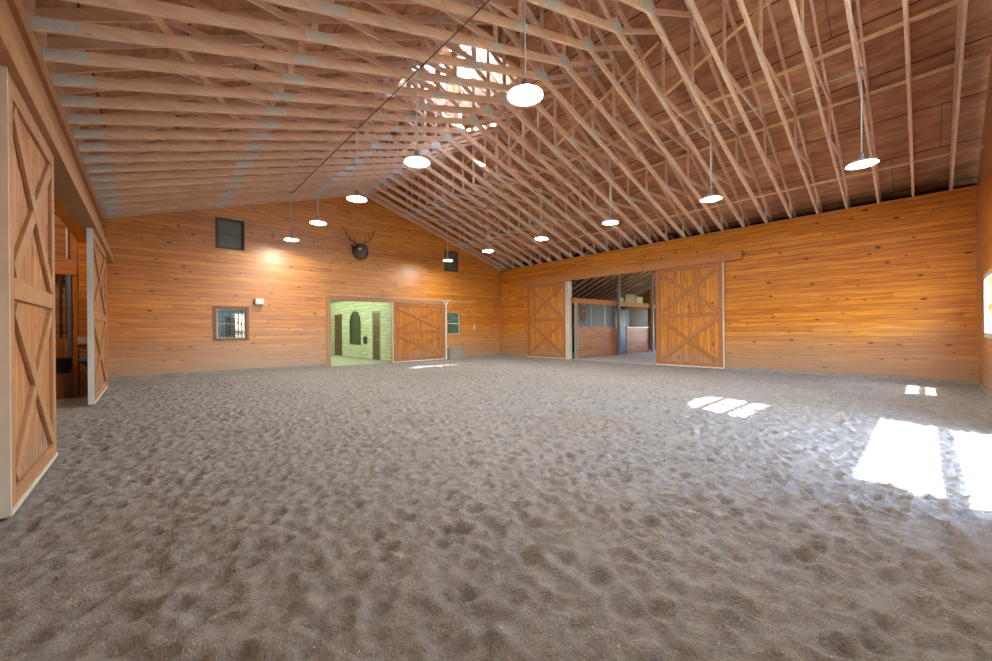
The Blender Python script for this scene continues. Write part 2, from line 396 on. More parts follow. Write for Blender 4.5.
def frame_box(name, m, x0, x1, z0, z1, w, y0, y1, parent=None):
    mb = MB()
    mb.box(x0-w, x0, y0, y1, z0-w, z1+w); mb.box(x1, x1+w, y0, y1, z0-w, z1+w)
    mb.box(x0, x1, y0, y1, z0-w, z0); mb.box(x0, x1, y0, y1, z1, z1+w)
    return mb.build(name, m, parent)

# far wall windows
def far_window(name, label, fm, inner, pane, bars, w):
    x0, x1, z0, z1 = WIN[name]
    e = struct(empty(name, ((x0+x1)/2, YF, z0)), label, 'window')
    L = lambda mb, nm, m: mb.build(nm, m, e, shift=e.location)
    mb = MB(); y0, y1 = YF-.03, YF+.02
    mb.box(x0-w, x0, y0, y1, z0-w, z1+w); mb.box(x1, x1+w, y0, y1, z0-w, z1+w)
    mb.box(x0, x1, y0, y1, z0-w, z0); mb.box(x0, x1, y0, y1, z1, z1+w); L(mb, 'window_frame', fm)
    mb = MB(); s = .03
    for a in ((x0, x0+s, z0, z1), (x1-s, x1, z0, z1), (x0+s, x1-s, z0, z0+s), (x0+s, x1-s, z1-s, z1), (x0+s, x1-s, (z0+z1)/2-.012, (z0+z1)/2+.012)):
        mb.box(a[0], a[1], YF+.05, YF+.09, a[2], a[3])
    L(mb, 'sash', inner)
    L(MB().box(x0+s, x1-s, YF+.065, YF+.075, z0+s, z1-s), 'pane', pane)
    if bars:
        mb = MB()
        for k in range(1, bars): xx = x0+(x1-x0)*k/bars; mb.tube([(xx, YF+.03, z0), (xx, YF+.03, z1)], .011, 6)
        L(mb, 'window_bars', 'metal')
    return e
far_window('window_1', 'barred window with brown frame low on the left of the far wall', 'brownframe', 'whitepaint', 'glass', 8, .09)
far_window('window_2', 'dark framed window high up on the left of the far wall', 'darkframe', 'darkframe', 'screen', 0, .05)
far_window('window_3', 'dark framed window high up on the right of the far wall', 'darkframe', 'darkframe', 'screen', 0, .05)
far_window('window_4', 'teal lit window low on the right of the far wall', 'header', 'whitepaint', 'glass', 0, .04)

# near wall windows and glazed door (they let the sun onto the sand)
def near_unit(name, label, x0, x1, z0, z1, muls, rails, w, fm, pane=True, cat='window'):
    e = struct(empty(name, ((x0+x1)/2, YN, z0)), label, cat)
    L = lambda mb, nm, m: mb.build(nm, m, e, shift=e.location)
    mb = MB()
    for a in ((x0-w, x0+.02, z0-w*(z0 > .1), z1+w), (x1-.02, x1+w, z0-w*(z0 > .1), z1+w), (x0, x1, z1-.02, z1+w)): mb.box(a[0], a[1], YN-.02, YN+.03, a[2], a[3])
    if z0 > .1: mb.box(x0, x1, YN-.02, YN+.03, z0-w, z0+.02)
    L(mb, name.split('_')[0]+'_frame', fm)
    mb = MB()
    for xx, ww in muls: mb.box(xx-ww/2, xx+ww/2, YN-.10, YN-.06, z0, z1)
    for zz, ww in rails: mb.box(x0, x1, YN-.095, YN-.065, zz-ww/2, zz+ww/2)
    L(mb, 'glazing_bars', fm)
    if pane: L(MB().box(x0, x1, YN-.085, YN-.078, z0, z1), 'pane', 'tint' if cat == 'door' else 'glass')
    return e
near_unit('window_5', 'white framed window at the right edge beside the near corner', *FW, [], [(1.78, .13)], .08, 'whitepaint')
near_unit('door_6', 'wide glazed door with a mid rail in the near gable wall', *DF, [], [(1.40, .17)], .1, 'whitepaint', cat='door')
e = struct(empty('window_6', ((AW[0]+AW[1])/2, YN, AW[2])), 'arched window with four square panes high in the near gable wall', 'window')
x0, x1, z0, z1 = AW; r_ = (x1-x0)/2; zm = z1-r_; cx_ = (x0+x1)/2
mb = MB()
mb.box(x0, x1, YN-.10, YN-.05, zm-.15, zm+.0); mb.box(cx_-.055, cx_+.055, YN-.10, YN-.05, z0, zm-.12); mb.box(x0, x1, YN-.10, YN-.05, (z0+zm-.12)/2-.05, (z0+zm-.12)/2+.05)
mb.build('glazing_bars', 'whitepaint', e, shift=e.location)
pts = arch(*AW); mb = MB(); mb.prism(pts, 'Y', YN-.082, YN-.075); mb.build('pane', 'glass', e, shift=e.location)
mb = MB()
out = arch(x0-.08, x1+.08, z0-.08, z1+.08); inn = arch(*AW)
for i in range(len(inn)):
    j = (i+1) % len(inn); mb.prism([inn[i], inn[j], out[j], out[i]], 'Y', YN-.0, YN+.03)
mb.build('window_frame', 'header', e, shift=e.location)

# ------------------------------------------------------------------ skirtings, corner trims, headers
def trim(name, mb, m, label): return struct(mb.build(name, m), label, 'trim')
bb = MB(); bb.box(XL, OPF[0]-.14, YF-.035, YF, -.1, .17); bb.box(10.42, XR, YF-.035, YF, -.1, .15)
trim('baseboard_far', bb, 'greywood', 'weathered grey kickboard along the foot of the far wall')
bb = MB(); bb.box(XR-.035, XR, YN, 6.4, -.1, .12); bb.box(XR-.035, XR, 10.8, YF, -.1, .14)
trim('baseboard_right', bb, 'greywood', 'weathered grey kickboard along the foot of the right wall')
bb = MB(); bb.box(XL, XL+.035, YN, OPL[0], -.1, .14); bb.box(XL, XL+.035, OPL[1], YF, -.1, .14)
trim('baseboard_left', bb, 'greywood', 'weathered grey kickboard along the foot of the left wall')
bb = MB(); bb.box(8, XR, YN, YN+.035, -.1, .12)
trim('baseboard_near', bb, 'greywood', 'weathered grey kickboard below the window at the near gable wall')
trim('trim_1', MB().box(XR-.07, XR, YF-.07, YF, 0, ZT-.03), 'header', 'upright corner board where the far and right walls meet')
trim('trim_2', MB().box(XL, XL+.08, YF-.08, YF, 0, ZT-.03), 'header', 'upright corner board where the far and left walls meet')
trim('trim_3', MB().box(XR-.12, XR, YN, YN+.05, 0, ZT-.03), 'header', 'upright corner board where the right and near walls meet')
trim('trim_4', MB().box(XR-.16, XR, 3.85, 13.4, 3.55, 3.84), 'header', 'long header board hiding the track above the right sliding doors')
trim('trim_5', MB().box(XL, XL+.23, 3.0, 15.1, 3.33, 3.52), 'rail_l', 'track cover board above the left sliding doors')
mb = MB(); mb.box(XL, XL+.045, 2.2, YF-.1, 3.52, 4.25); trim('trim_6', mb, 'rail_l', 'wide fascia board above the left sliding doors')
trim('trim_7', MB().box(XL, XL+.06, 2.2, YF-.1, 4.37, 4.54), 'rail_l', 'narrow top plate board under the left truss ends')
mb = MB(); mb.box(OPF[0]-.14, OPF[0], YF-.04, YF, 0, 2.74); mb.box(OPF[0], 10.36, YF-.05, YF, OPF[2]+.02, OPF[2]+.16)
trim('trim_8', mb, 'rail_l', 'board casing around the far opening and over its sliding door')
mb = MB(); mb.box(XL, 2, YN, YN+.03, 0, .1)
mb2 = MB(); mb2.box(OPF[0]-.14, 12.3, YF-.05, YF-.005, 2.79, 2.815); trim('trim_9', mb2, 'creampaint', 'thin pale track line above the far sliding door')
mb = MB(); mb.box(XR, XR+.2, OPR[0]-.0, OPR[0]+.05, 0, OPR[2]); mb.box(XR-.01, XR+.2, OPR[1]-.10, OPR[1], 0, OPR[2]); mb.box(XR, XR+.2, OPR[0]+.05, OPR[1]-.10, OPR[2]-.04, OPR[2])
trim('trim_10', mb, 'creampaint', 'pale post lining the right stable opening')
# top plates carrying the trusses
trim('trim_11', MB().box(XR+.0, XR+.16, YN, YF, ZT-.01, ZT-.003), 'brace', 'wall plate under the truss ends on the right wall')

# ------------------------------------------------------------------ sliding barn doors
def barn_door(name, label, axis, plane, sgn, u0, u1, z0, z1, board_m, rail_m, edge_m, edge_side, t=.05):
    """axis = run direction; plane = inner face plane coordinate, sgn = which way is the room"""
    e = struct(empty(name, ((plane, (u0+u1)/2, z0) if axis == 'Y' else ((u0+u1)/2, plane, z0))), label, 'door')
    def B(mb, a, b, d0, d1, c, d):
        p, q = sorted((plane+sgn*d0, plane+sgn*d1))
        if axis == 'Y': mb.box(p, q, a, b, c, d)
        else: mb.box(a, b, p, q, c, d)
    def fin(mb, nm, m, bev=0): return mb.build(nm, m, e, shift=e.location, bevel=bev)
    mb = MB(); B(mb, u0+.005, u1-.005, 0, t, z0, z1); fin(mb, 'board_panel', board_m)
    w = .15; d0, d1 = t, t+.028; zm = (z0+z1)/2+.03
    for a in (u0, u1-w):
        mb = MB(); B(mb, a, a+w, d0, d1, z0, z1); fin(mb, 'stile', rail_m, .004)
    for c in (z0, zm-w/2, z1-w):
        mb = MB(); B(mb, u0+w, u1-w, d0, d1, c, c+w*(1.0)); fin(mb, 'rail', rail_m, .004)
    pm = plane+sgn*(d0+d1)/2
    up = (1, 0, 0) if axis == 'Y' else (0, 1, 0)
    for c, d in ((z0+w, zm-w/2), (zm+w/2, z1-w)):
        for (p, q), off in ((((u0+w, c), (u1-w, d)), 0), (((u0+w, d), (u1-w, c)), .003)):
            # keep the ends inside the frame
            k = .05; pu = p[0]+(q[0]-p[0])*k*.6; qu = q[0]-(q[0]-p[0])*k*.6; pz = p[1]+(q[1]-p[1])*k; qz = q[1]-(q[1]-p[1])*k
            A = (pm+sgn*off, pu, pz) if axis == 'Y' else (pu, pm+sgn*off, pz)
            Bq = (pm+sgn*off, qu, qz) if axis == 'Y' else (qu, pm+sgn*off, qz)
            mb = MB(); mb.bar(A, Bq, w*.9, d1-d0, up); fin(mb, 'diagonal_brace', rail_m, .003)
    ex = MB()
    a, b = (u0-.022, u0) if edge_side < 0 else (u1, u1+.022)
    B(ex, a, b, -.0, t+.032, z0-.01, z1+.01); o = fin(ex, 'edge_strip', edge_m); o['label'] = 'pale painted door edge'
    if edge_side < 0:
        a, b = u1, u1+.012
    else: a, b = u0-.012, u0
    ex = MB(); B(ex, u0, u1, t+.028, t+.036, z0-.012, z0+.03); fin(ex, 'bottom_strip', edge_m)
    return e
barn_door('door_1', 'large sliding barn door nearer the viewer on the right wall', 'Y', XR-.03, -1, 4.41, 6.66, .06, 3.56, 'door_y', 'rail', 'whitepaint', -1)
barn_door('door_2', 'sliding barn door left of the stable opening on the right wall', 'Y', XR-.03, -1, 10.80, 13.16, .06, 3.56, 'door_y', 'rail', 'whitepaint', -1)
barn_door('door_3', 'sliding barn door with crossed braces on the far wall', 'X', YF-.06, -1, 7.72, 10.34, .05, 2.60, 'door_x', 'rail', 'whitepaint', -1)
barn_door('door_4', 'tall sliding barn door at the left edge of view', 'Y', XL+.10, 1, 4.50, 6.38, .05, 3.33, 'door_l', 'rail_l', 'creampaint', -1)
barn_door('door_5', 'sliding barn door on the left wall beside the far corner', 'Y', XL+.10, 1, 10.3, 13.3, .08, 3.33, 'door_l', 'rail_l', 'whitepaint', -1)
# white upright post with spread top on the far wall, right of its door
e = tag(empty('door_stop_post', (10.42, YF-.12, 0)), 'slim white upright post with spread top right of the far door', 'post')
MB().box(-.035, .035, -.035, .035, .0, 2.66).build('post', 'whitepaint', e)
mb = MB(); mb.bar((0,0,2.6), (-.2,0,2.82), .05, .04, (0,1,0)); mb.bar((0,0,2.6), (.2,0,2.82), .05, .04, (0,1,0)); mb.box(-.06,.06,-.03,.05,2.56,2.66); mb.build('bracket', 'whitepaint', e)

# ------------------------------------------------------------------ roof deck
def deck(name, sgn, label):
    e = struct(empty(name), label, 'ceiling')
    mb = MB(); t = .16
    CUX, CY0, CY1 = 1.25, 7.3, 10.7
    z = lambda dx: TC0+t-ST*dx
    def slab(d0, d1, y0, y1):
        P = [(XM+sgn*d0, z(d0)), (XM+sgn*d1, z(d1)), (XM+sgn*d1, z(d1)+.04), (XM+sgn*d0, z(d0)+.04)]
        mb.prism(P, 'Y', y0, y1)
    slab(0, CUX, YN-.5, CY0); slab(0, CUX, CY1, YF+.5); slab(CUX, 8.2, YN-.5, YF+.5)
    o = mb.build('sheathing', 'deck', e)
    mb = MB(); P = [(XM+sgn*d, zz) for d, zz in ((CUX, z(CUX)+.05), (8.25, z(8.25)+.05), (8.25, z(8.25)+.09), (CUX, z(CUX)+.09))]
    mb.prism(P, 'Y', YN-.55, YF+.55); mb.build('roof_covering', 'shingle', e)
    return e
deck('ceiling', 1, 'stained plywood underside of the right roof slope above the trusses')
deck('ceiling', -1, 'stained plywood underside of the left roof slope above the trusses')
for sgn, nm in ((1, 'trim_12'), (-1, 'trim_13')):
    mb = MB(); a = XM+sgn*8.18; b_ = XM+sgn*8.24; mb.box(min(a,b_), max(a,b_), YN-.5, YF+.5, ZT-.3, TC0+.16-ST*8.2)
    c0, c1 = sorted((XM+sgn*7.66, XM+sgn*8.18)); mb.box(c0, c1, YN-.5, YF+.5, ZT-.3, ZT-.28)
    trim(nm, mb, 'loft', 'dark eaves board closing the gap beyond the '+('right' if sgn > 0 else 'left')+' wall')

# cupola on the ridge
e = tag(empty('cupola', (XM, 9.0, TC0)), 'small glazed cupola on the ridge, bright daylight glimpsed through the trusses', 'cupola')
C0, C1, c0, c1 = XM-1.25, XM+1.25, 7.3, 10.7
def cup_wall(p0, p1, axis, plane, side):
    mb = MB(); zb0 = TC0+.16-ST*1.25 if axis == 'X' else TC0-.55
    w = .08
    zb0 = TC0-.47; z0, z1, zt_ = 9.55, 10.55, 10.75
    def B(a, b, c, d):
        if axis == 'X': mb.box(plane-w/2, plane+w/2, a, b, c, d)
        else: mb.box(a, b, plane-w/2, plane+w/2, c, d)
    B(p0, p1, zb0, z0); B(p0, p1, z1, zt_); B(p0, p0+.16, z0, z1); B(p1-.16, p1, z0, z1)
    n = 3 if axis == 'X' else 2
    for k in range(1, n): u = p0+(p1-p0)*k/n; B(u-.06, u+.06, z0, z1)
    o = mb.build('cupola_wall', 'deck', e, shift=e.location)
    for k in range(n):
        a = p0+(p1-p0)*k/n+.06; b_ = p0+(p1-p0)*(k+1)/n-.06
        mb = MB()
        if axis == 'X': mb.box(plane-.006, plane+.006, a, b_, z0, z1)
        else: mb.box(a, b_, plane-.006, plane+.006, z0, z1)
        g = mb.build('pane', 'glass', o, shift=e.location)
cup_wall(c0, c1, 'X', C0, -1); cup_wall(c0, c1, 'X', C1, 1); cup_wall(C0+.05, C1-.05, 'Y', c0, -1); cup_wall(C0+.05, C1-.05, 'Y', c1, 1)
mb = MB(); v = [mb.bm.verts.new(p) for p in ((C0-.25,c0-.25,10.75),(C1+.25,c0-.25,10.75),(C1+.25,c1+.25,10.75),(C0-.25,c1+.25,10.75),(XM,c0+.9,11.6),(XM,c1-.9,11.6))]
for f in ((0,1,4),(1,2,5,4),(2,3,5),(3,0,4,5),(3,2,1,0)): mb.bm.faces.new([v[i] for i in f])
mb.build('cupola_roof', 'shingle', e, shift=e.location)

# ------------------------------------------------------------------ roof trusses
CH = .14; TW = .042; CD = CH/math.cos(math.atan(ST)); CB = CH/math.cos(math.atan(SB))
def truss_parts(root):
    HW = XR-XM
    for s in (-1, 1):
        mb = MB(); mb.prism([(0, ZR), (s*(HW+.16), zb(HW+.16)), (s*(HW+.16), zb(HW+.16)+CB), (0, ZR+CB)], 'Y', -TW/2, TW/2); mb.build('bottom_chord', 'truss', root)
        mb = MB(); mb.prism([(0, TC0), (s*(HW+.65), ztc(HW+.65)), (s*(HW+.65), ztc(HW+.65)+CD), (0, TC0+CD)], 'Y', -TW/2, TW/2); mb.build('top_chord', 'truss', root)
        def web(a, b, nm='web', h=.09): MB().bar((s*a[0], 0, a[1]), (s*b[0], 0, b[1]), TW*.9, h, (0,0,1) if abs(a[0]-b[0]) > .05 else (1,0,0)).build(nm, 'truss', root)
        web((.04, ZR+.05), (1.97, ztc(1.97)+.06))
        web((1.95, zb(1.95)+CB-.01), (1.95, ztc(1.95)+.03), 'post')
        web((1.95, zb(1.95)+CB+.02), (4.8, ztc(4.8)+.02))
        web((4.8, zb(4.8)+CB-.01), (4.8, ztc(4.8)+.02), 'post')
        web((4.85, zb(4.85)+CB), (6.3, ztc(6.3)+.02), h=.085)
        web((HW-.02, zb(HW-.02)+CB-.02), (HW-.02, ztc(HW)+.02), 'heel_post')
        t = TW/2+.004
        def pl(c, w, h, sl=0):
            x, z = c; P = [(x-w/2, z-h/2+sl*w/2), (x+w/2, z-h/2-sl*w/2), (x+w/2, z+h/2-sl*w/2), (x-w/2, z+h/2+sl*w/2)]
            MB().prism([(s*a, b) for a, b in P], 'Y', -t, t).build('gusset_plate', 'plate', root)
        pl((1.93, zb(1.93)+CB/2), .30, .125, SB); pl((4.75, zb(4.75)+CB/2), .36, .125, SB)
        pl((1.93, ztc(1.93)+.07), .22, .14, ST)
        pl((HW-.22, zb(HW-.22)+CB/2+.0), .36, .125, SB)
    MB().bar((0, 0, ZR+CB*.7), (0, 0, TC0+.04), TW*.9, .09, (1,0,0)).build('king_post', 'truss', root)
    t = TW/2+.004
    MB().prism([(-.17, ZR-.03), (0, ZR+.01), (.17, ZR-.03), (.15, ZR+.2), (0, ZR+.25), (-.15, ZR+.2)], 'Y', -t, t).build('gusset_plate', 'plate', root)
    MB().prism([(-.16, TC0-.02), (0, TC0+.03), (.16, TC0-.02), (.16, TC0+.06), (0, TC0+.14), (-.16, TC0+.06)], 'Y', -t, t).build('gusset_plate', 'plate', root)
ORD = 'first second third fourth fifth sixth seventh eighth ninth tenth eleventh twelfth thirteenth'.split()
TREES = []
def copy_tree(o, parent=None):
    c = o.copy(); COL.objects.link(c); c.parent = parent
    for ch in o.children: copy_tree(ch, c)
    return c
proto = empty('roof_truss', (XM, TRY[0], 0)); truss_parts(proto)
roots = [proto]
for y in TRY[1:]+[YF-.03]:
    kids = list(proto.children)
    r = proto.copy(); COL.objects.link(r); r.location = (XM, y, 0)
    for k in kids:
        c = k.copy(); COL.objects.link(c); c.parent = r
    roots.append(r)
n = len(roots)
for i, r in enumerate(roots):
    if i < 13: lab = 'pale lumber scissor roof truss, %s counted from the near gable wall' % ORD[i]
    elif n-1-i < 13: lab = 'pale lumber scissor roof truss, %s counted from the far gable wall' % ORD[n-1-i]
    else: lab = 'pale lumber scissor roof truss halfway along the arena, midway between the two gables'
    tag(r, lab, 'roof truss', 'scissor trusses spanning the arena')

# longitudinal and diagonal braces
def brace(name, a, b, w, h, label, up=(0,0,1)):
    c = Vector(a)
    return tag(MB().bar(a, b, w, h, up).build(name, 'brace', shift=c, loc=c), label, 'brace', 'brace boards running across the trusses')
def dxr(s, d): return XM+s*d
brace('truss_brace', (dxr(1,3.05), YN, zb(1.95)+CB+.02+.085-.03), (dxr(1,3.05), YF-.3, zb(1.95)+CB+.02+.085-.03), .09, .038, 'long flat brace board over the trusses high on the right roof slope')
brace('truss_brace', (dxr(1,6.35), YN, zb(6.35)+CB+.02), (dxr(1,6.35), YF-.3, zb(6.35)+CB+.02), .09, .038, 'long brace board low on the right slope just above the side wall')
brace('truss_brace', (dxr(1,4.9), YN, ztc(4.9)-.02), (dxr(1,4.9), YF-.3, ztc(4.9)-.02), .09, .036, 'long brace board under the roof sheathing midway down the right slope')
for y0, y1, lab in ((3.95, .9, 'nearest to the viewer'), (7.0, 3.95, 'above the third pendant lamp'), (10.1, 7.0, 'below the cupola'), (13.1, 10.1, 'towards the far wall')):
    brace('diagonal_truss_brace', (dxr(1,1.99), y0, zb(1.99)+CB+.05), (dxr(1,1.99), y1, ztc(1.99)-.08), .022, .085, 'thin diagonal brace board on the right truss posts, '+lab, (1,0,0))
brace('diagonal_truss_brace', (-.2, 5.3, zb(6.74)+CB+.02), (1.5, 9.3, zb(5.05)+CB+.02), .09, .03, 'pale diagonal brace board crossing the trusses on the left slope')

# ------------------------------------------------------------------ pendant lamps
def make_lamp():
    e = empty('pendant_lamp')
    MB().lathe([(0,.0),(.05,.0),(.055,-.02),(.03,-.05),(0,-.05)], 16).build('ceiling_bracket', 'metal', e)
    return e
def lamp(x, y, zl, ztop, label):
    zl -= .05; e = empty('pendant_lamp', (x, y, zl)); h = ztop-zl
    MB().box(-.06, .06, -.03, .03, h-.03, h).build('ceiling_bracket', 'metal', e)
    MB().tube([(0,0,.19), (0,0,h-.03)], .011, 8).build('stem', 'shade', e, True)
    MB().lathe([(0,.20),(.03,.20),(.045,.17),(.045,.10),(.06,.075),(0,.075)], 20).build('socket_cap', 'metal', e, True)
    MB().lathe([(.0,.088),(.06,.086),(.14,.06),(.226,.0),(.23,-.006),(.226,-.01),(.215,.0),(.135,.048),(.05,.07),(0,.072)], 40).build('lamp_shade', 'shade', e, True)
    o = MB().lathe([(0,.012),(.172,.012),(.178,.004),(.15,-.012),(.1,-.020),(0,-.022)], 40).build('lens', 'lens', e, True); o['label'] = 'glowing lamp lens'
    tag(e, label, 'pendant lamp', 'round pendant lamps hanging from the trusses')
    return e
LR = [0.74, 3.23, 5.80, 8.33, 10.98, 13.6]; LLY = [0.78, 3.31, 5.91, 8.53, 11.20, 13.92]
near = ['nearest', 'second nearest', 'third nearest', 'fourth from the viewer', 'second farthest', 'farthest']
for k, y in enumerate(LR): lamp(9.5, y, 4.33+.035*k/2, zb(9.5-XM), 'round pale pendant lamp in the row on the right, %s' % near[k])
for k, y in enumerate(LLY):
    lamp(3.5, y, 4.31+.03*k, zb(XM-3.5), ['round pendant lamp of the left row hanging by the near gable, just above the view', 'round white pendant lamp in the left row, largest and highest in view', 'round white pendant lamp in the left row, second largest in view', 'round white pendant lamp in the left row, above and left of the antlers', 'round white pendant lamp in the left row, second from the far wall', 'round white pendant lamp in the left row, closest to the far wall'][k])
def wire(x, y0, y1, m, r, label, name='electrical_conduit'):
    pts = [(x+.05, y, zb(x-XM)-.012+ (.01 if i % 2 else 0)) for i, y in enumerate(np.linspace(y0, y1, 12))]
    c = Vector(pts[0]); o = MB().tube([Vector(p)-c for p in pts], r, 6).build(name, m, loc=c); tag(o, label, 'cable')
wire(9.5, .72, 13.6, 'conduit', .011, 'thin pale conduit linking the right row of pendant lamps')
wire(3.5, 3.0, 13.9, 'darkcable', .011, 'thin dark cable running under the trusses along the left lamp row', 'electrical_cable')

# ------------------------------------------------------------------ antlered head on the far wall
e = tag(empty('antlered_head_mount', (6.37, YF, 4.60)), 'antlered deer head mounted high in the middle of the far wall', 'animal mount')
hb = MB()
hb.lathe([(0,0),(.30,0),(.33,.02),(.33,.05),(.29,.07),(0,.07)], 28); bmesh.ops.rotate(hb.bm, verts=hb.bm.verts, cent=(0,0,0), matrix=Matrix.Rotation(math.pi/2, 3, 'X')); hb.build('backboard', 'antler', e)
hd = MB(); hd.ball((0,-.16,-.03), .27, (.95,.75,1.08), 20); hd.ball((0,-.38,.07), .17, (.85,1.2,1.0), 18); hd.ball((0,-.56,.0), .105, (.9,1.5,.9), 16)
o = hd.build('head', 'fur', e, True); rm = o.modifiers.new('fuse', 'REMESH'); rm.mode = 'VOXEL'; rm.voxel_size = .025; rm.use_smooth_shade = True
o = MB().ball((0,-.70,-.02), .062, (1,.7,.85), 14).build('muzzle', 'muzzle', e, True); o['label'] = 'pale muzzle tip'
for s in (-1, 1):
    MB().ball((s*.22,-.34,.17), .09, (1.3,.35,.55), 12).build('ear', 'fur', e, True)
    MB().ball((s*.125,-.46,.10), .022, seg=10).build('eye', 'black', e, True)
    b_ = MB(); main = [(s*.08,-.34,.20), (s*.22,-.33,.34), (s*.42,-.36,.47), (s*.58,-.42,.66), (s*.64,-.48,.86)]
    b_.tube(main, .026, 8, .012)
    for i, q in ((0,(s*.04,-.16,.30)), (1,(0,-.06,.30)), (2,(s*-.03,-.08,.26)), (3,(s*.1,.02,.22))):
        p = Vector(main[i+1 if i else 1]); b_.tube([p, p+Vector(q)*.6, p+Vector(q)], .018, 6, .007)
    b_.build('antler', 'antler', e, True).scale = (.85, .85, .85)

for q in e.children:
    if not q.name.startswith('backboard'): q.rotation_euler = (0, 0, -.42)
# small fittings
def small(name, cat, label, x, y, z, sx, sy, sz, m):
    e = empty(name, (x, y, z)); tag(e, label, cat)
    MB().box(-sx/2, sx/2, -sy, 0, -sz/2, sz/2).build('housing', m, e, bevel=.006)
    return e
e = small('wall_speaker', 'speaker', 'small cream box fixed on far wall above the barred window', 2.80, YF, 2.42, .26, .16, .20, 'switch')
MB().box(-.11, .11, -.172, -.16, -.08, .08).build('grille', 'shade', e)
e = small('mounting_block', 'crate', 'low pale grey wooden box on the sand under the teal window', 10.9, YF-.04, .27, .82, .30, .5, 'greywood')
MB().box(-.43, .43, -.32, .0, .25, .275).build('lid', 'greywood', e)
e = small('switch_box', 'switch', 'small pale fitting on the far wall right of the teal window', 12.22, YF, 1.55, .10, .05, .28, 'switch')
MB().box(-.012, .012, -.065, -.05, -.02, .03).build('switch_lever', 'whitepaint', e)

# ------------------------------------------------------------------ stable aisle behind the right opening
AX0, AX1, AY0, AY1 = XR+.16, 24.0, 5.9, 13.6
struct(MB().box(AX0-.12, AX1, AY0, AY1, -.1, .06).build('floor', 'concrete'), 'pale concrete floor of the stable aisle beyond the right opening', 'floor')
struct(MB().box(AX0, AX1, AY0-.1, AY0, 0, 6).build('wall_aisle_near', 'stall_x'), 'boarded near side wall of the stable aisle', 'wall')
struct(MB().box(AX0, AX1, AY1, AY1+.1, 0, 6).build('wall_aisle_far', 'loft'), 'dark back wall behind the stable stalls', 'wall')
mb = MB(); mb.box(AX1, AX1+.1, AY0, AY1, 0, 1.2); mb.box(AX1, AX1+.1, AY0, 7.0, 1.2, 2.6); mb.box(AX1, AX1+.1, 10.0, AY1, 1.2, 2.6); mb.box(AX1, AX1+.1, AY0, AY1, 2.6, 6)
struct(mb.build('wall_aisle_end', 'stall_x'), 'boarded end wall of the stable aisle', 'wall')
# aisle roof: ridge along X at y=8.2
AYR, AZR, ASL = 8.2, 5.75, .47
def az(y): return AZR-ASL*abs(y-AYR)
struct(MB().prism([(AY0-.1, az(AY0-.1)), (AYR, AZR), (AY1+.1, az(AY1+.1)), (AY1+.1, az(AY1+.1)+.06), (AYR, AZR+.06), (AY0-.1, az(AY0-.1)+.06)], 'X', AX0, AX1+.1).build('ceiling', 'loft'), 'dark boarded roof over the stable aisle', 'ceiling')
k = 0
raf = None
for x in np.arange(AX0+.35, AX1-.2, .61):
    if raf is None:
        raf = MB().prism([(AYR, AZR-.175), (AY1-.002, az(AY1)-.175), (AY1-.002, az(AY1)-.012), (AYR, AZR-.012)], 'X', -.025, .025).build('aisle_rafter', 'truss')
        o = raf
    else:
        o = raf.copy(); COL.objects.link(o)
    o.location = (x, 0, 0); k += 1
    if k <= 13: tag(o, 'sloping aisle rafter, %s beyond the right stable opening' % ORD[k-1], 'rafter', 'rafters over the stable aisle')
    else: tag(o, 'sloping aisle rafter deep in the stable, %s from its end wall' % ORD[max(0, 16-k)], 'rafter', 'rafters over the stable aisle')
SY = 10.6
def stall(name, x0, x1, label, panel, bars):
    e = tag(empty(name, (x0, SY, .06)), label, 'horse stall', 'horse stalls in the side aisle')
    L = lambda mb, nm, m: mb.build(nm, m, e, shift=e.location)
    L(MB().box(x0, x1, SY, SY+.05, .06, 1.42), 'board_panel', 'stall_x')
    L(MB().box(x0, x1, SY-.03, SY+.08, 1.42, 1.50), 'top_rail', 'creampaint' if bars else 'rail')
    if bars:
        mb = MB()
        for xx in np.arange(x0+.06, x1-.03, .10): mb.tube([(xx, SY+.02, 1.50), (xx, SY+.02, 2.55)], .014, 6)
        L(mb, 'grille_bars', 'metal'); L(MB().box(x0, x1, SY+1.2, SY+1.22, .06, 2.55), 'back_panel', 'greymesh')
    else:
        L(MB().box(x0, x1, SY+.01, SY+.03, 1.50, 2.60), 'mesh_panel', panel)
        mb = MB()
        for xx in (x0+.03, x0+1.25, (x0+x1)/2+.7, x1-.06): mb.box(xx-.02, xx+.02, SY-.01, SY+.05, 1.5, 2.6)
        L(mb, 'uprights', 'metal')
    return e
stall('horse_stall', 14.35, 17.82, 'boarded stall with grey mesh upper, nearest beyond the right opening', 'greymesh', False)
stall('horse_stall', 18.85, 21.3, 'boarded stall with upright bars deeper along the side aisle', 'greymesh', True)
tag(MB().box(0, 9.6, 0, .14, 0, .24).build('aisle_beam', 'header', loc=(AX0, SY-.04, 2.58)), 'orange timber beam running above the aisle stalls', 'beam')
for x, z1_, lab in ((17.88, az(SY)-.17, 'tall pale post standing between the two aisle stalls'), (21.5, az(SY)-.17, 'pale post at the deeper end of the aisle stalls'), (14.27, 2.58, 'pale post beside the stable opening under the aisle beam')):
    tag(MB().box(-.07, .07, -.07, .07, .06, z1_).build('stall_post', 'greywood', loc=(x, SY-.13, 0)), lab, 'post', 'posts of the stable aisle')
for (x, w, h, m_, lab) in ((18.75, 1.0, .42, 'box', 'large tan carton resting on the aisle beam behind the opening'), (19.85, .75, .34, 'boxl', 'pale crate on the aisle beam right of the tan carton'), (18.0, .5, .2, 'boxl', 'small flat box lying on the aisle beam by the post')):
    e = tag(empty('storage_box', (x, SY+.03, 2.82)), lab, 'box', 'boxes stored on the aisle beam')
    MB().box(0, w, -.06, .06 + .3, 0, h*.85).build('carton', m_, e, bevel=.01); MB().box(-.01, w+.01, -.07, .37, h*.85, h).build('lid', m_, e, bevel=.01)
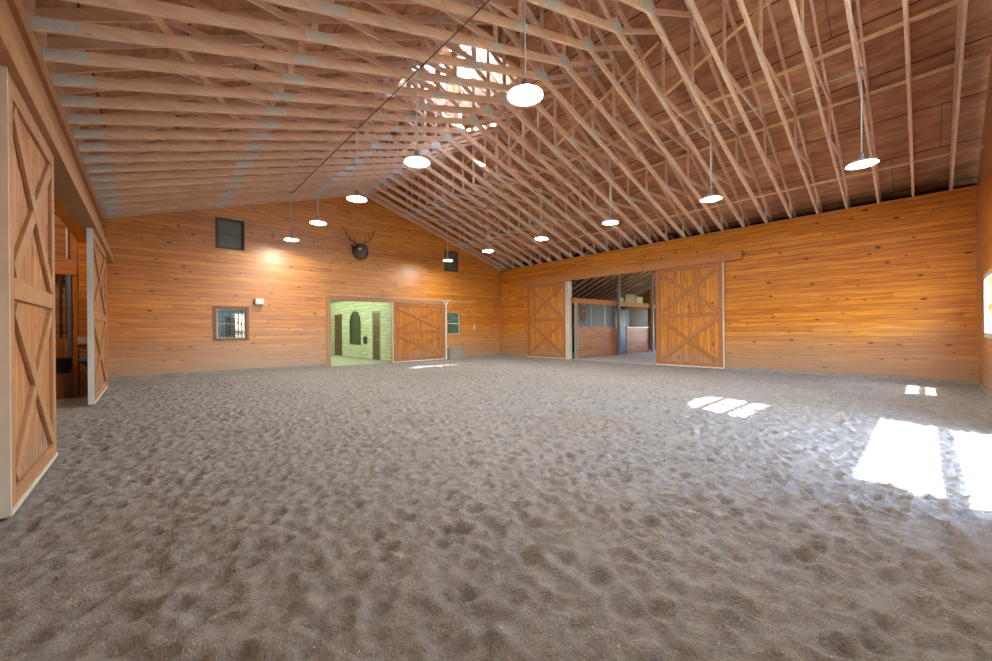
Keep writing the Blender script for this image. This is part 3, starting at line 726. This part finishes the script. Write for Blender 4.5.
tag(MB().box(17.2, 21.3, SY+.1, 12.6, 2.74, 2.815).build('loft_shelf', 'loft'), 'dark plank shelf behind the aisle beam carrying the boxes', 'shelf')
e = tag(empty('hanging_halter', (14.95, SY, 2.35)), 'orange brown halter hanging on the nearest aisle stall', 'halter')
mb = MB(); mb.tube([(-.17,-.05,.1),(-.14,-.06,-.35),(0,-.07,-.6),(.14,-.06,-.35),(.17,-.05,.1)], .03, 6); mb.tube([(-.16,-.06,-.12),(.16,-.06,-.12)], .028, 6); mb.tube([(-.17,-.05,.1),(0,-.03,.16),(.17,-.05,.1)], .028, 6); mb.build('straps', 'rail', e)
MB().box(-.03, .03, -.08, 0, .12, .19).build('hook', 'metal', e)
e = tag(empty('dark_doorway_panel', (18.1, SY, .06)), 'black panel painting the shade of the doorway between two aisle stalls', 'stall door')
MB().box(.0, .68, .3, .34, 0, 1.35).build('door_leaf', 'black', e); MB().box(.0, .68, .29, .35, 1.35, 1.42).build('top_rail', 'bar', e)  # black leaf stands in for the shade inside the doorway gap
for x, y_ in ((16.2, 7.0), (20.2, 8.2)):  # added lamps, hidden from view, that brighten the aisle
    e = tag(empty('fill_lamp', (x, y_, 3.95)), 'unseen bulb added to brighten the stable aisle, %s the opening' % ('nearer' if x < 18 else 'farther from'), 'lamp')
    MB().tube([(0,0,.08), (0,0,az(y_)-3.95)], .008, 6).build('cord', 'black', e); MB().ball((0,0,0), .085, seg=14).build('bulb', 'bulb', e, True)
    MB().lathe([(0,.12),(.035,.12),(.04,.06),(0,.06)], 12).build('socket', 'black', e)

# ------------------------------------------------------------------ corridor behind the far opening
CX = 8.25
struct(MB().box(2.6, 13.2, YF+.14, 27.2, -.1, .0).build('floor', 'concrete'), 'concrete floor of the green lit corridor behind the far opening', 'floor')
wall_poly('wall_corridor_right', rect(YF+.16, 27, 0, 3.1), [rect(22.5, 23.45, -.0001, 2.3), rect(17.55, 18.25, -.0001, 2.28)], 'X', CX, CX+.12, 'siding', 'white siding corridor wall tinted by green light behind the far opening')
struct(MB().box(3.6, 3.72, YF+.16, 27, 0, 3.1).build('wall_corridor_left', 'siding'), 'white siding wall on the unseen side of the corridor', 'wall')
struct(MB().box(3.6, 13.2, 27, 27.1, 0, 3.1).build('wall_corridor_end', 'siding_x'), 'white siding end wall of the green lit corridor', 'wall')
struct(MB().box(3.6, 13.2, YF+.16, 27.1, 3.1, 3.2).build('ceiling', 'siding_x'), 'low ceiling over the green lit corridor', 'ceiling')
struct(MB().box(13.1, 13.2, YF+.16, 27.1, 0, 3.1).build('wall_office_right', 'siding'), 'white siding wall of the teal lit side room', 'wall')
struct(MB().box(CX+.12, 13.1, 19.0, 19.1, 0, 3.1).build('wall_office_back', 'siding_x'), 'pale back wall seen through the teal lit window', 'wall')
def cdoor(name, y0, y1, h, label):
    e = struct(empty(name, (CX+.05, (y0+y1)/2, 0)), label, 'door')
    L = lambda mb, nm, m: mb.build(nm, m, e, shift=e.location)
    L(MB().box(CX-.004, CX+.05, y0+.01, y1-.01, .01, h-.01), 'door_leaf', 'darkdoor')
    mb = MB(); mb.box(CX-.02, CX, y0-.09, y0, 0, h+.09); mb.box(CX-.02, CX, y1, y1+.09, 0, h+.09); mb.box(CX-.02, CX, y0, y1, h, h+.09); L(mb, 'door_frame', 'darkdoor' if y0 > 20 else 'greywood')
    L(MB().ball((CX-.035, y0+.1, 1.0), .035, seg=12), 'door_knob', 'metal')
cdoor('door_7', 22.5, 23.45, 2.3, 'dark brown door at the left end of the green lit corridor')
cdoor('door_8', 17.55, 18.25, 2.28, 'dark brown door right of the arched panel in the green lit corridor')
e = tag(empty('arched_wall_panel', (CX, 20.45, .68)), 'tall dark green arch topped panel hung on the corridor wall', 'wall panel')
L = lambda mb, nm, m: mb.build(nm, m, e, shift=e.location)
o_ = arch(19.78, 21.15, .68, 2.46, 20); i_ = arch(19.88, 21.05, .78, 2.36, 20)
mb = MB()
for i in range(len(i_)): j = (i+1) % len(i_); mb.prism([i_[i], i_[j], o_[j], o_[i]], 'X', CX-.06, CX-.005)
L(mb, 'panel_frame', 'darkdoor'); L(MB().prism(i_, 'X', CX-.03, CX-.008), 'panel_face', 'mirror')
e = tag(empty('wall_telephone', (CX, 19.12, .92)), 'small dark box mounted between the arched panel and the dark door', 'telephone')
MB().box(-.09, -.005, -.16, .16, -.18, .2).build('housing', 'mirror', e, bevel=.01); MB().box(-.13, -.09, -.04, .06, -.12, .15).build('handset', 'black', e)
for y in (18.2, 22.5):
    e = tag(empty('fluorescent_light', (5.9, y, 3.03)), 'green tinted tube light on the corridor ceiling, %s the far opening' % ('near' if y < 20 else 'away from'), 'tube light')
    MB().box(-.1, .1, -.62, .62, .0, .07).build('housing', 'whitepaint', e); MB().tube([(0,-.58,-.03),(0,.58,-.03)], .03, 10).build('tube', 'tube', e, True)
e = tag(empty('fluorescent_light', (10.8, 17.3, 3.03)), 'teal tinted tube light in the side room behind the low right window', 'tube light')
MB().box(-.1, .1, -.62, .62, .0, .07).build('housing', 'whitepaint', e); MB().tube([(0,-.58,-.03),(0,.58,-.03)], .03, 10).build('tube', 'tealbulb', e, True)
e = tag(empty('filing_cabinet', (11.7, 18.0, 0)), 'grey cabinet glimpsed low through the teal lit window', 'cabinet')
MB().box(-.4, .4, -.3, .3, 0, 1.35).build('body', 'metal', e, bevel=.01)
for z in (.1, .5, .9): d_ = MB().box(-.36, .36, -.325, -.3, z, z+.36).build('drawer', 'metal', e); MB().box(-.08, .08, -.35, -.325, z+.16, z+.19).build('handle', 'bar', d_)
# small side room behind the barred window
mb = MB(); mb.box(-.6, 3.5, 18.4, 18.5, 0, 3.1); mb.box(-.7, -.6, YF+.16, 18.5, 0, 3.1)
struct(mb.build('wall_added_room', 'siding_b'), 'pale blue walls of the side room behind the barred window', 'wall')
struct(MB().box(-.7, 3.6, YF+.16, 18.5, 3.1, 3.2).build('ceiling', 'siding_b'), 'ceiling of the side room behind the barred window', 'ceiling')
struct(MB().box(-.7, 2.6, YF+.14, 18.5, -.1, 0).build('floor', 'concrete'), 'floor of the side room behind the barred window', 'floor')
e = tag(empty('fluorescent_light', (1.4, 17.2, 3.03)), 'cool fill tube light in the side room behind the barred window', 'tube light')
MB().box(-.1, .1, -.62, .62, .0, .07).build('housing', 'whitepaint', e); MB().tube([(0,-.58,-.03),(0,.58,-.03)], .03, 10).build('tube', 'daylight_tube', e, True)
e = tag(empty('storage_shelf', (2.75, 18.2, 0)), 'dark shelf unit glimpsed through the barred window', 'shelf')
for z in (.0, .7, 1.3, 1.9): MB().box(-.5, .6, -.2, .18, z, z+.04).build('shelf_board', 'bar', e)
for x in (-.5, .56): MB().box(x, x+.04, -.2, .18, 0, 2.0).build('upright', 'bar', e)
# closed attic behind the upper windows
for (x0, x1, nm) in ((.9, 3.2, 'wall_attic_left'), (9.8, 12, 'wall_attic_right')):
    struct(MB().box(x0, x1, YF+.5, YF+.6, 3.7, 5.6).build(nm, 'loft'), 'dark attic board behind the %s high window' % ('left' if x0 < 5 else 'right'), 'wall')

# ------------------------------------------------------------------ room behind the left opening
struct(MB().box(-6, XL-.1, 4.5, 14.5, -.1, .03).build('floor', 'concrete'), 'dusty concrete floor beyond the left opening', 'floor')
LYW = 12.0
struct(MB().box(-6, XL-.16, LYW+.35, LYW+.45, 0, 3.9).build('wall_tack_back', 'stall_x'), 'boarded back wall of the stall beyond the left opening', 'wall')
struct(MB().box(-6.1, -6, 4.5, 14.5, 0, 3.9).build('wall_tack_left', 'stall_x'), 'boarded outer wall beyond the left opening', 'wall')
struct(MB().box(-6.1, XL-.16, 4.4, 4.5, 0, 3.9).build('wall_tack_near', 'stall_x'), 'boarded near wall beyond the left opening', 'wall')
struct(MB().box(-6.1, XL-.16, 4.4, 14.6, 3.9, 4.0).build('ceiling', 'stall_x'), 'boarded ceiling beyond the left opening', 'ceiling')
e = tag(empty('tack_stall', (-2.5, LYW, 0)), 'orange stall front with dark upright bars seen through the left opening', 'horse stall')
L = lambda mb, nm, m: mb.build(nm, m, e, shift=e.location)
L(MB().box(-3.4, XL-.18, LYW, LYW+.05, .03, 1.28), 'board_panel', 'door_x'); L(MB().box(-3.4, XL-.18, LYW-.03, LYW+.06, 2.62, 2.85), 'top_beam', 'header')
mb = MB()
for xx in np.arange(-3.35, -1.28, .09): mb.tube([(xx, LYW+.02, 1.28), (xx, LYW+.02, 2.62)], .012, 6)
L(mb, 'grille_bars', 'bar'); L(MB().box(-1.27, -1.21, LYW-.02, LYW+.08, .03, 2.62), 'stall_post', 'bluepost'); L(MB().box(-1.21, XL-.18, LYW+.01, LYW+.05, 1.28, 2.62), 'side_panel', 'door_x')
L(MB().box(-1.27, XL-.18, LYW+.01, LYW+.06, 2.85, 3.9), 'upper_panel', 'header'); L(MB().tube([(-1.26, LYW-.02, 2.95), (-1.26, LYW-.02, 3.6)], .02, 6), 'conduit', 'conduit')
e = tag(empty('feed_bucket', (-1.34, LYW-.26, .58)), 'black rubber bucket hanging on the stall post beyond the left opening', 'bucket')
MB().lathe([(0,0),(.12,0),(.14,.02),(.17,.30),(.18,.31),(.16,.31),(.13,.03),(0,.02)], 24).build('bucket_body', 'black', e, True)
MB().tube([(-.17,0,.3),(-.13,0,.42),(0,0,.5),(.13,0,.42),(.17,0,.3)], .008, 6).build('bail_handle', 'metal', e); MB().tube([(0,0,.5),(0,.14,.56),(0,.22,.56)], .008, 6).build('hook', 'metal', e)
e = tag(empty('hanging_helmet', (-1.0, LYW-.13, .82)), 'small dark helmet hung right of the black bucket', 'helmet')
MB().ball((0,0,0), .11, (1,.9,.85), 16).build('helmet_shell', 'bluepost', e, True); MB().box(-.1,.1,-.14,-.07,-.05,-.035).build('visor', 'black', e, bevel=.005)
e = tag(empty('outlet_box', (-1.05, LYW+.01, 1.23)), 'small pale electrical box above the helmet beyond the left opening', 'electrical box')
MB().box(-.07, .07, -.07, 0, -.08, .08).build('housing', 'switch', e, bevel=.005); MB().box(-.045, .045, -.078, -.07, -.05, .05).build('cover_plate', 'whitepaint', e)
e = tag(empty('fill_lamp', (-2.3, 10.5, 3.4)), 'unseen bulb added to brighten the room beyond the left opening', 'lamp')  # added lamp, out of sight, filling the left room with light
MB().tube([(0,0,.08),(0,0,.5)], .008, 6).build('cord', 'black', e); MB().ball((0,0,0), .08, seg=14).build('bulb', 'bulb', e, True); MB().lathe([(0,.12),(.035,.12),(.04,.06),(0,.06)], 12).build('socket', 'black', e)

# ------------------------------------------------------------------ outside
gr = MB(); gr.box(-90, 110, -110, YN-.16, -.3, -.03); gr.box(-90, -6.1, YN-.16, 120, -.3, -.03); gr.box(-6.1, 3.5, 27.1, 120, -.3, -.03); gr.box(3.5, 110, 27.1, 120, -.3, -.03); gr.box(24.1, 110, YN-.16, 27.1, -.3, -.03); gr.box(14.2, 24.1, YN-.16, 5.8, -.3, -.03); gr.box(-6.1, 2.6, 18.5, 27.1, -.3, -.12)
struct(gr.build('ground', 'grass'), 'grass outside the arena building', 'ground')
struct(MB().box(-8, 20, -14, YN-.16, -.03, -.01).build('ground', 'stucco'), 'pale gravel yard outside the near gable door', 'ground')

# ------------------------------------------------------------------ light
w = D.worlds.new('sky'); S.world = w; w.use_nodes = True; nt = w.node_tree
bg = nt.nodes['Background']; sky = nt.nodes.new('ShaderNodeTexSky'); sky.sky_type = 'NISHITA'; sky.sun_disc = False
sky.sun_elevation = math.radians(58); sky.sun_rotation = math.radians(200); sky.air_density = 1.0; sky.dust_density = .7
nt.links.new(sky.outputs[0], bg.inputs[0]); bg.inputs[1].default_value = 1.3
sd = Vector((.17, .55, -1)).normalized()
sun = D.lights.new('sun', 'SUN'); sun.energy = 10; sun.angle = math.radians(.53); sun.color = (1, .95, .88)
so = D.objects.new('sun', sun); COL.objects.link(so); so.rotation_mode = 'QUATERNION'; so.rotation_quaternion = sd.to_track_quat('-Z', 'Y')
def portal(name, loc, rot, sx, sy):
    l = D.lights.new(name, 'AREA'); l.shape = 'RECTANGLE'; l.size = sx; l.size_y = sy; l.cycles.is_portal = True
    o = D.objects.new(name, l); COL.objects.link(o); o.location = loc; o.rotation_euler = rot
portal('sky_portal', (6.16, YN-.18, 1.2), (math.pi/2, 0, 0), 3.3, 2.5)
portal('sky_portal', ((AW[0]+AW[1])/2, YN-.18, 5.9), (math.pi/2, 0, 0), 1.6, 2.3)

# ------------------------------------------------------------------ camera
cam = D.cameras.new('camera'); co = D.objects.new('camera', cam); COL.objects.link(co); S.camera = co
f = 385.92; cam.sensor_fit = 'HORIZONTAL'; cam.sensor_width = 36; cam.lens = 36*f/992; cam.clip_start = .02; cam.clip_end = 500
yaw, pitch, roll = .7324, -.0002, -.0091
c, s = math.cos(yaw), math.sin(yaw)
Rt = Vector((c, -s, 0)); F = Vector((s, c, 0)); U = Vector((0, 0, 1))
F2 = F*math.cos(pitch)+U*math.sin(pitch); U2 = -F*math.sin(pitch)+U*math.cos(pitch)
cr, sr = math.cos(roll), math.sin(roll)
right = Rt*cr+U2*sr; up = U2*cr-Rt*sr
m4 = Matrix((right, up, -F2)).transposed().to_4x4(); m4.translation = Vector((0, 0, 1.37)); co.matrix_world = m4

S.view_settings.view_transform = 'Standard'; S.view_settings.look = 'None'; S.view_settings.gamma = 1; S.view_settings.use_curve_mapping = False
S.view_settings.exposure = 2.35
